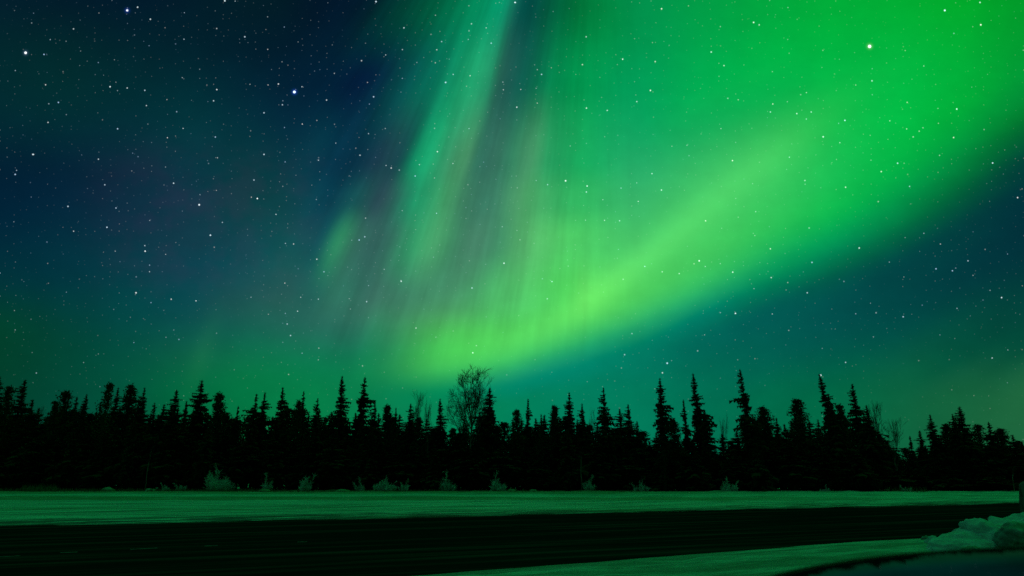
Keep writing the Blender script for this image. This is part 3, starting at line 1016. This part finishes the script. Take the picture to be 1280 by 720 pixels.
# ------------------------------------------------------------------ frosted shrubs and saplings at the forest edge
def shrub_parts(seed, h, w, n):
    r = random.Random(seed)
    st, tw = MB(), MB()
    clus = [(0.0, 1.0)] + [(r.uniform(-.36, .36) * w, r.uniform(.4, .85)) for _ in range(3)]
    for i in range(n):
        cx, ch = clus[i % len(clus)]
        a = r.uniform(0, 6.28)
        d = math.sqrt(r.random()) * w * .24
        p = Vector((cx + math.cos(a) * d, math.sin(a) * d, -.1))
        out = Vector((math.cos(a), math.sin(a), 0)) * r.uniform(.0, .32) * w / h
        L = h * ch * ((1 - .6 * (d / (w * .24)) ** 2) * r.uniform(.5, 1.0) if i else 1.0)
        pts = [p]
        dd = (Vector((0, 0, 1)) + out).normalized()
        for k in range(4):
            dd = (dd + Vector((r.gauss(0, .12), r.gauss(0, .12), -.03 * k))).normalized()
            p = p + dd * L / 4
            pts.append(p)
        st.tube(pts, [.022, .018, .014, .01, .006], 4, False)
        for k in range(34):
            t = r.uniform(.05, 1)
            q = pts[min(4, int(t * 4))].lerp(pts[min(4, int(t * 4) + 1)], r.random())
            e = (dd + Vector((r.gauss(0, .6), r.gauss(0, .6), r.gauss(.1, .4)))).normalized()
            l2 = h * r.uniform(.10, .26)
            s = e.orthogonal().normalized() * r.uniform(.014, .034)
            s2 = e.cross(s).normalized() * s.length
            m = q + e * l2 * .6 + Vector((0, 0, .02))
            tw.tri(q - s, m + e * l2 * .4, q + s)
            tw.tri(q - s2, m + e * l2 * .4, q + s2)
            for j in range(2):
                e2 = (e + Vector((r.gauss(0, .7), r.gauss(0, .7), r.gauss(0, .5)))).normalized()
                tw.tri(m - s * .8, m + e2 * l2 * .6, m + s * .8)
    return st, tw


SHRUBS = [   # x, y of the top, width, stems, label
 (270, 581, 36, 44, 'large rounded frosted shrub below the broad dense cone spruce, biggest of the shrubs'),
 (208, 602, 12, 12, 'small frosted shrub left one of two beside the large rounded shrub'),
 (226, 601, 12, 10, 'small frosted shrub nearest the large rounded shrub'),
 (386, 589, 16, 16, 'pale upright frosted shrub below the ragged narrow spruce'),
 (333, 592, 12, 8, 'dim grey shrub midway between the large rounded shrub and pale upright one'),
 (450, 597, 18, 16, 'frosted shrub below the tall pair, left of a brighter white one'),
 (484, 594, 26, 34, 'bright frosted shrub with white base right of the tall pair'),
 (506, 598, 12, 10, 'small frosted shrub close to the bright white-based one'),
 (559, 588, 14, 18, 'narrow frosted shrub below the narrow spruce by the big bare birch'),
 (622, 589, 18, 20, 'frosted shrub below the dense spruce at the big bare birch'),
 (736, 592, 16, 14, 'frosted shrub left of the low bright clump in the right-centre shade'),
 (800, 597, 20, 14, 'low spreading frosted clump below the tall slim spire'),
 (905, 596, 10, 10, 'left one of two leaning frosted shoots below the tallest spruce'),
 (915, 599, 12, 12, 'right one of two frosted shoots below the tallest spruce'),
 (1030, 606, 12, 8, 'tiny frosted tuft below the crooked leaning spire'),
 (1133, 604, 22, 7, 'sparse low twigs at the snow edge under the right-hand gap'),
]
for i, (px, py, w, n, lab) in enumerate(SHRUBS):
    Y = 83.1 + (i % 3) * .4
    top = at(px, py, Y)
    z = H(top.x, Y)
    depth = (top - CAM).dot(AX_F)
    st, tw = shrub_parts(900 + i, top.z - z, w * depth / FPX, n)
    e = empty('frosted_shrub', (top.x, Y, z))
    st.build('stem', M_STEM, e)
    tw.build('twigs', M_FROST, e)
    tag(e, lab, 'shrub', 'frosted shrubs at the forest edge')


def sapling(px0, py0, px1, py1, Y, lab):
    a, b = at(px0, py0, Y), at(px1, py1, Y)
    z = H(a.x, Y)
    r = random.Random(int(px0))
    e = empty('birch_sapling', (a.x, Y, z))
    h, dx = b.z - z, b.x - a.x
    m = MB()
    pts = [Vector((dx * t ** 1.4 + .05 * math.sin(9 * t), 0, h * t - (.2 if t == 0 else 0))) for t in (0, .2, .4, .6, .8, 1)]
    m.tube(pts, [.06, .05, .042, .034, .024, .01], 5)
    m.build('trunk', M_BIRCH, e, True)
    t = MB()
    for k in range(26):
        q = pts[r.randint(2, 4)].lerp(pts[5], r.random())
        d = Vector((r.gauss(0, .5), r.gauss(0, .5), .9)).normalized()
        t.tube([q, q + d * h * .09, q + d * h * .16 + Vector((0, 0, .05))], [.012, .009, .004], 3, False)
    t.build('crown', M_TWIG, e)
    tag(e, lab, 'birch', 'birch saplings at the forest edge')


sapling(181, 611, 189, 562, 82.4, 'thin pale sapling leaning before the dark forest left of the frosted shrubs')
sapling(727, 611, 726, 566, 82.6, 'thin upright sapling behind the frosted shrub in the right-centre shade')
sapling(1270 - 3, 611, 1266, 586, 82.6, 'thin short sapling before the forest at the right frame edge')


# snow-covered hummocks and dead grass by the forest edge
def hummock(px, py, wpx, hpx, Y, lab, seed):
    p = at(px, py, Y)
    z = H(p.x, Y)
    sc = (p - CAM).dot(AX_F) / FPX
    w, h = wpx * sc / 2, hpx * sc
    bm = bmesh.new()
    bmesh.ops.create_icosphere(bm, subdivisions=3, radius=1)
    for v in bm.verts:
        k = 1 + .28 * noise.noise(v.co * 1.7 + Vector((seed, 0, 0)))
        v.co = Vector((v.co.x * w * k, v.co.y * w * .6 * k, max(v.co.z, -.3) * h * k))
    me = bpy.data.meshes.new('snow_mound')
    bm.to_mesh(me)
    bm.free()
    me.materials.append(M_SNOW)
    for q in me.polygons:
        q.use_smooth = True
    o = bpy.data.objects.new('snow_mound', me)
    COL.objects.link(o)
    o.location = (p.x, Y, z)
    tag(o, lab, 'snow mound', 'snow mounds at the forest edge')


hummock(135, 612, 17, 5, 80.5, 'rounded snow mound at the forest edge between grass patch and leaning sapling', 1)
hummock(188, 612.5, 15, 3.4, 80.2, 'flat snow mound at the foot of the leaning sapling', 2)
hummock(330, 614, 18, 3, 79.5, 'long low snow mound below the joined bushy spruces', 3)
hummock(428, 614, 20, 3, 79.5, 'long low snow mound below the tall pair of spruces', 4)
hummock(640, 614, 12, 3, 80.5, 'small snow mound right of the big bare birch at the forest edge', 5)
hummock(666, 614, 11, 2.6, 80.5, 'smallest snow mound below the very thin spire spruce', 6)

g = MB()
r = random.Random(77)
for (x0, x1, yb, n, hm) in ((28, 72, 612.5, 520, .62), (-10, 130, 613.5, 900, .32), (130, 340, 614.2, 1300, .28), (340, 560, 614, 800, .22), (560, 800, 613.5, 400, .18), (1100, 1160, 613.5, 110, .5)):
    for k in range(n):
        px = r.uniform(x0, x1)
        Y = 80.5 + r.uniform(-2.5, 1.5)
        p = at(px, yb, Y)
        p.z = H(p.x, Y) - .03
        h = hm * 1.5 * r.uniform(.4, 1.1)
        e = Vector((r.gauss(0, .25), r.gauss(0, .25), 1)).normalized() * h
        s = Vector((r.uniform(.012, .03), r.uniform(-.02, .02), 0))
        g.tri(p - s, p + e, p + s)
M_GRASS = bark_material('frosted_dead_grass', (0.06, 0.075, 0.035, 1), (0.22, 0.27, 0.15, 1), 3)
tag(g.build('grass', M_GRASS), kind='stuff', label='frosted dead grass poking out of the snow at the forest edge', cat='grass')


# ------------------------------------------------------------------ ploughed snow pile, post and parked car at the right
def lump(name, centre, size, seed, mat, rough=.3, sub=4, rot=0.0, sharp=1.5):
    bm = bmesh.new()
    bmesh.ops.create_icosphere(bm, subdivisions=sub, radius=1)
    for v in bm.verts:
        n = v.co.copy()
        k = 1 + rough * noise.noise(n * sharp + Vector((seed * 3.1, 0, 0))) + rough * .5 * noise.noise(n * sharp * 2.7 + Vector((0, seed, 0))) + rough * .2 * noise.noise(n * 9 + Vector((0, seed, 5)))
        v.co = Vector((n.x * size[0] * k, n.y * size[1] * k, n.z * size[2] * k))
    me = bpy.data.meshes.new(name)
    bm.to_mesh(me)
    bm.free()
    me.materials.append(mat)
    for q in me.polygons:
        q.use_smooth = True
    o = bpy.data.objects.new(name, me)
    COL.objects.link(o)
    o.location = centre
    o.rotation_euler = (0, 0, rot)
    return o


mi, Ni, bi = material('dirty_ice')
P = Ni.t.nodes.new('ShaderNodeTexCoord').outputs['Object']
nn = Ni.noise(P, 3.0, 6.0, .65)
Ni.put(bi.inputs['Base Color'], Ni.mix(Ni.rng(nn, .38, .62), (0.10, 0.12, 0.12, 1), (0.34, 0.38, 0.38, 1)))
bi.inputs['Roughness'].default_value = .6
bump(Ni, bi, nn, .7, .08)
mp, Np, bp = material('ploughed_snow')
P = Np.t.nodes.new('ShaderNodeTexCoord').outputs['Object']
nn = Np.noise(P, 2.2, 6.0, .6)
Np.put(bp.inputs['Base Color'], Np.mix(Np.rng(nn, .35, .65), (0.45, 0.52, 0.52, 1), (0.74, 0.80, 0.82, 1)))
bp.inputs['Roughness'].default_value = .75
bp.inputs['Specular IOR Level'].default_value = .25
bump(Np, bp, Np.noise(P, 5.0, 6.0, .65), .7, .12)


def spot(px, py, Y):
    p = at(px, py, Y)
    return p


YB = 16.0
sc = FPX / (YB * math.cos(PITCH))       # pixels per metre there
p = at(1245, 672, YB)
tag(lump('snow_pile', (p.x + .1, YB, 0.0), (0.98, 0.8, 0.70), 3, mp, .42, 5),
    'lumpy pile of ploughed snow beside the road, before the dark block', 'snow pile', 'ploughed snow beside the road')
p = at(1214, 674, YB)
tag(lump('snow_pile', (p.x, YB - .1, -.02), (1.05, 0.7, 0.47), 12, mp, .22, 5, 0, 1.1),
    'low sloping shoulder of ploughed snow leading up to the lumpy pile', 'snow pile', 'ploughed snow beside the road')
p = at(1300, 672, YB + .5)
tag(lump('snow_pile', (p.x, YB + .6, 0.0), (1.1, 0.8, 0.78), 8, mp, .4, 5),
    'taller ploughed snow pile cut by the right frame edge under the post', 'snow pile', 'ploughed snow beside the road')
p = at(1268, 663, YB - .7)
tag(lump('ice_block', (p.x, YB - .8, 0.38), (0.46, 0.35, 0.30), 5, mi, .28, 4, .2, 1.2),
    'dark grubby ice block sitting in the snow pile', 'ice block')
p = at(1213, 678, YB - 1.2)
tag(lump('ice_block', (p.x, YB - 1.2, 0.12), (0.26, 0.2, 0.14), 9, mi, .3, 4, .6, 1.4),
    'small grey ice chunk half buried in front of the snow pile', 'ice block')

r = random.Random(5)
for k in range(22):
    px, py = r.uniform(1150, 1262), r.uniform(669, 686)
    q = ground(px, py, .05)
    q.z = H(q.x, q.y)
    sz = r.uniform(.06, .17)
    tag(lump('snow_clod', q, (sz * r.uniform(.8, 1.3), sz, sz * .8), 30 + k, mi if k % 3 == 0 else mp, .35, 3, r.uniform(0, 3), 1.6),
        'small frozen clod of snow crumbled off the ploughed piles', 'snow clod', 'frozen snow clods on the ploughed piles')
p = at(1288, 640, YB + 1.5)
e = empty('wooden_post', (p.x + .02, YB + 1.5, 0.1))
b = MB()
b.tube([(0, 0, -.3), (.0, 0, .4), (-.01, 0, .9), (.02, 0, 1.32), (.03, 0, 1.4)], [.26, .22, .2, .16, .07], 10)
b.build('shaft', bark_material('weathered_wood', (.05, .055, .05, 1), (.13, .14, .13, 1), 8), e, True)
tag(e, 'thick weathered post rising behind the snow pile at the right frame edge', 'post')


def car():
    mpnt, Nq, bq = material('dark_car_paint')
    bq.inputs['Base Color'].default_value = (0.006, 0.008, 0.014, 1)
    bq.inputs['Roughness'].default_value = 0.12
    bq.inputs['IOR'].default_value = 1.12
    bq.inputs['Coat Weight'].default_value = 0.0
    P = Nq.t.nodes.new('ShaderNodeTexCoord').outputs['Object']
    dirt = Nq.noise(P, 4.0, 5.0, .6)
    Nq.put(bq.inputs['Roughness'], Nq.rng(dirt, .35, .7, .015, .05))
    # road film over the paint dulls its mirror
    gl = Nq.t.nodes.new('ShaderNodeBsdfGlossy')
    gl.inputs['Color'].default_value = (.9, .95, .9, 1)
    Nq.put(gl.inputs['Roughness'], Nq.rng(dirt, .35, .7, .02, .07))
    df = Nq.t.nodes.new('ShaderNodeBsdfDiffuse')
    df.inputs['Color'].default_value = (0.006, 0.008, 0.012, 1)
    mx = Nq.t.nodes.new('ShaderNodeMixShader')
    Nq.put(mx.inputs[0], Nq.rng(dirt, .3, .7, .30, .14))
    Nq.t.links.new(df.outputs[0], mx.inputs[1])
    Nq.t.links.new(gl.outputs[0], mx.inputs[2])
    Nq.t.links.new(mx.outputs[0], Nq.t.nodes['Material Output'].inputs['Surface'])
    mgl, _, bg = material('car_glass')
    bg.inputs['Base Color'].default_value = (0.01, 0.012, 0.014, 1)
    bg.inputs['Roughness'].default_value = 0.05
    mty, _, bt = material('tyre_rubber')
    bt.inputs['Base Color'].default_value = (0.02, 0.02, 0.02, 1)
    bt.inputs['Roughness'].default_value = .8
    mrm, _, br = material('alloy_rim')
    br.inputs['Base Color'].default_value = (0.45, 0.46, 0.47, 1)
    br.inputs['Metallic'].default_value = 1
    br.inputs['Roughness'].default_value = .35
    mlt, _, bl = material('lamp_lens')
    bl.inputs['Base Color'].default_value = (0.5, 0.52, 0.55, 1)
    bl.inputs['Roughness'].default_value = .1
    e = empty('parked_car', CAR_LOC, CAR_ROT)
    # stations along the car: x, half width at the belt, belt height, sill height, half width of the roof, roof height
    def loft(rings, name, mat, closed=True, sub=2):
        n = len(rings[0])
        v = [p for r_ in rings for p in r_]
        f = []
        for i in range(len(rings) - 1):
            for k in range(n if closed else n - 1):
                k2 = (k + 1) % n
                f.append((i * n + k, i * n + k2, (i + 1) * n + k2, (i + 1) * n + k))
        if closed:
            f.append(tuple(reversed(range(n))))
            f.append(tuple(range((len(rings) - 1) * n, len(rings) * n)))
        me = bpy.data.meshes.new(name)
        me.from_pydata(v, [], f)
        me.materials.append(mat)
        for q in me.polygons:
            q.use_smooth = True
        o = bpy.data.objects.new(name, me)
        COL.objects.link(o)
        o.parent = e
        md = o.modifiers.new('round', 'SUBSURF')
        md.levels = md.render_levels = sub
        return o
    # lower body, front at -x
    st = [(-2.15, .55, .58, .34), (-2.05, .74, .70, .26), (-1.5, .86, .86, .24), (-.95, .89, .95, .22), (0, .90, .97, .22), (1.0, .90, .98, .22), (1.7, .87, .98, .24), (2.1, .78, .92, .28), (2.2, .66, .80, .36)]
    rings = []
    for x, w, zt, zb in st:
        rings.append([(x, -w * .92, zb), (x, -w, zb + .12), (x, -w, (zb + zt) / 2), (x, -w * .97, zt - .06), (x, -w * .86, zt), (x, 0, zt + .03), (x, w * .86, zt), (x, w * .97, zt - .06), (x, w, (zb + zt) / 2), (x, w, zb + .12), (x, w * .92, zb)])
    loft(rings, 'body', mpnt)
    # greenhouse (glass) and roof skin
    gh = [(-1.05, .70, .93, .0), (-.35, .66, .93, .36), (.1, .64, .93, .42), (.8, .64, .93, .42), (1.3, .66, .93, .34), (1.85, .70, .93, .0)]
    rings = []
    for x, w, zb, dz in gh:
        wr = .84 - .36 * dz
        zt = zb + dz
        rings.append([(x, -.80, zb), (x, -.80 + .3 * (.80 - wr), zb + .33 * dz), (x, -wr, zt), (x, 0, zt + .02), (x, wr, zt), (x, .80 - .3 * (.80 - wr), zb + .33 * dz), (x, .80, zb)])
    loft(rings, 'window', mgl)
    prof = [(-.62, .18), (-.45, .285), (-.25, .372), (.0, .428), (.35, .462), (.75, .465), (1.15, .435), (1.45, .375), (1.62, .30)]
    rings = []
    for x, dz in prof:
        zt = .93 + dz
        w = .70 if -.3 < x < 1.3 else .66
        rings.append([(x, -w - .03, zt - .10), (x, -w, zt - .065), (x, -w * .8, zt - .026), (x, -w * .4, zt + .006), (x, 0, zt + .02), (x, w * .4, zt + .006), (x, w * .8, zt - .026), (x, w, zt - .065), (x, w + .03, zt - .10)])
    o = loft(rings, 'roof', mpnt, False, 3)
    so = o.modifiers.new('shell', 'SOLIDIFY')
    so.thickness, so.offset = .02, 1
    for sx in (-1.35, 1.32):
        for sy in (-1, 1):
            w = MB()
            pr = [(.20, -.10), (.31, -.10), (.325, -.07), (.325, .07), (.31, .10), (.20, .10)]
            n0 = 28
            for k in range(n0):
                a = 2 * math.pi * k / n0
                for rr, yy in pr:
                    w.v.append(Vector((math.cos(a) * rr, yy, math.sin(a) * rr)))
            for k in range(n0):
                for j in range(6):
                    a, b2 = k * 6 + j, k * 6 + (j + 1) % 6
                    c, d = ((k + 1) % n0) * 6 + (j + 1) % 6, ((k + 1) % n0) * 6 + j
                    w.f.append((a, b2, c, d))
            wh = empty('wheel', (sx, sy * .82, .325))
            wh.parent = e
            w.build('tyre', mty, wh, True)
            rm = MB()
            rm.tube([(0, -.07, 0), (0, .07, 0)], [.20, .20], 20)
            for k in range(5):
                a = 2 * math.pi * k / 5
                rm.tube([(0, sy * .08, 0), (.19 * math.cos(a), sy * .085, .19 * math.sin(a))], [.035, .028], 6)
            rm.build('rim', mrm, wh)
    for sy in (-1, 1):
        h = lump('headlight', (-2.06, sy * .55, .62), (.07, .16, .08), 1, mlt, .02, 3)
        h.parent = e
        mm = lump('side_mirror', (-.72, sy * .98, 1.0), (.07, .12, .08), 2, mpnt, .05, 3)
        mm.parent = e
        for dx in (-.05, .85):
            hd = MB()
            hd.box((dx - .09, sy * .905 - .012, .80), (dx + .09, sy * .905 + .012, .825))
            hd.build('door_handle', mpnt, e)
    tag(e, 'dark glossy car parked at the verge, only its curved roof edge showing', 'car')


CAR_LOC = Vector((0.68, 1.30, 0.082))
CAR_ROT = math.radians(-22)
car()
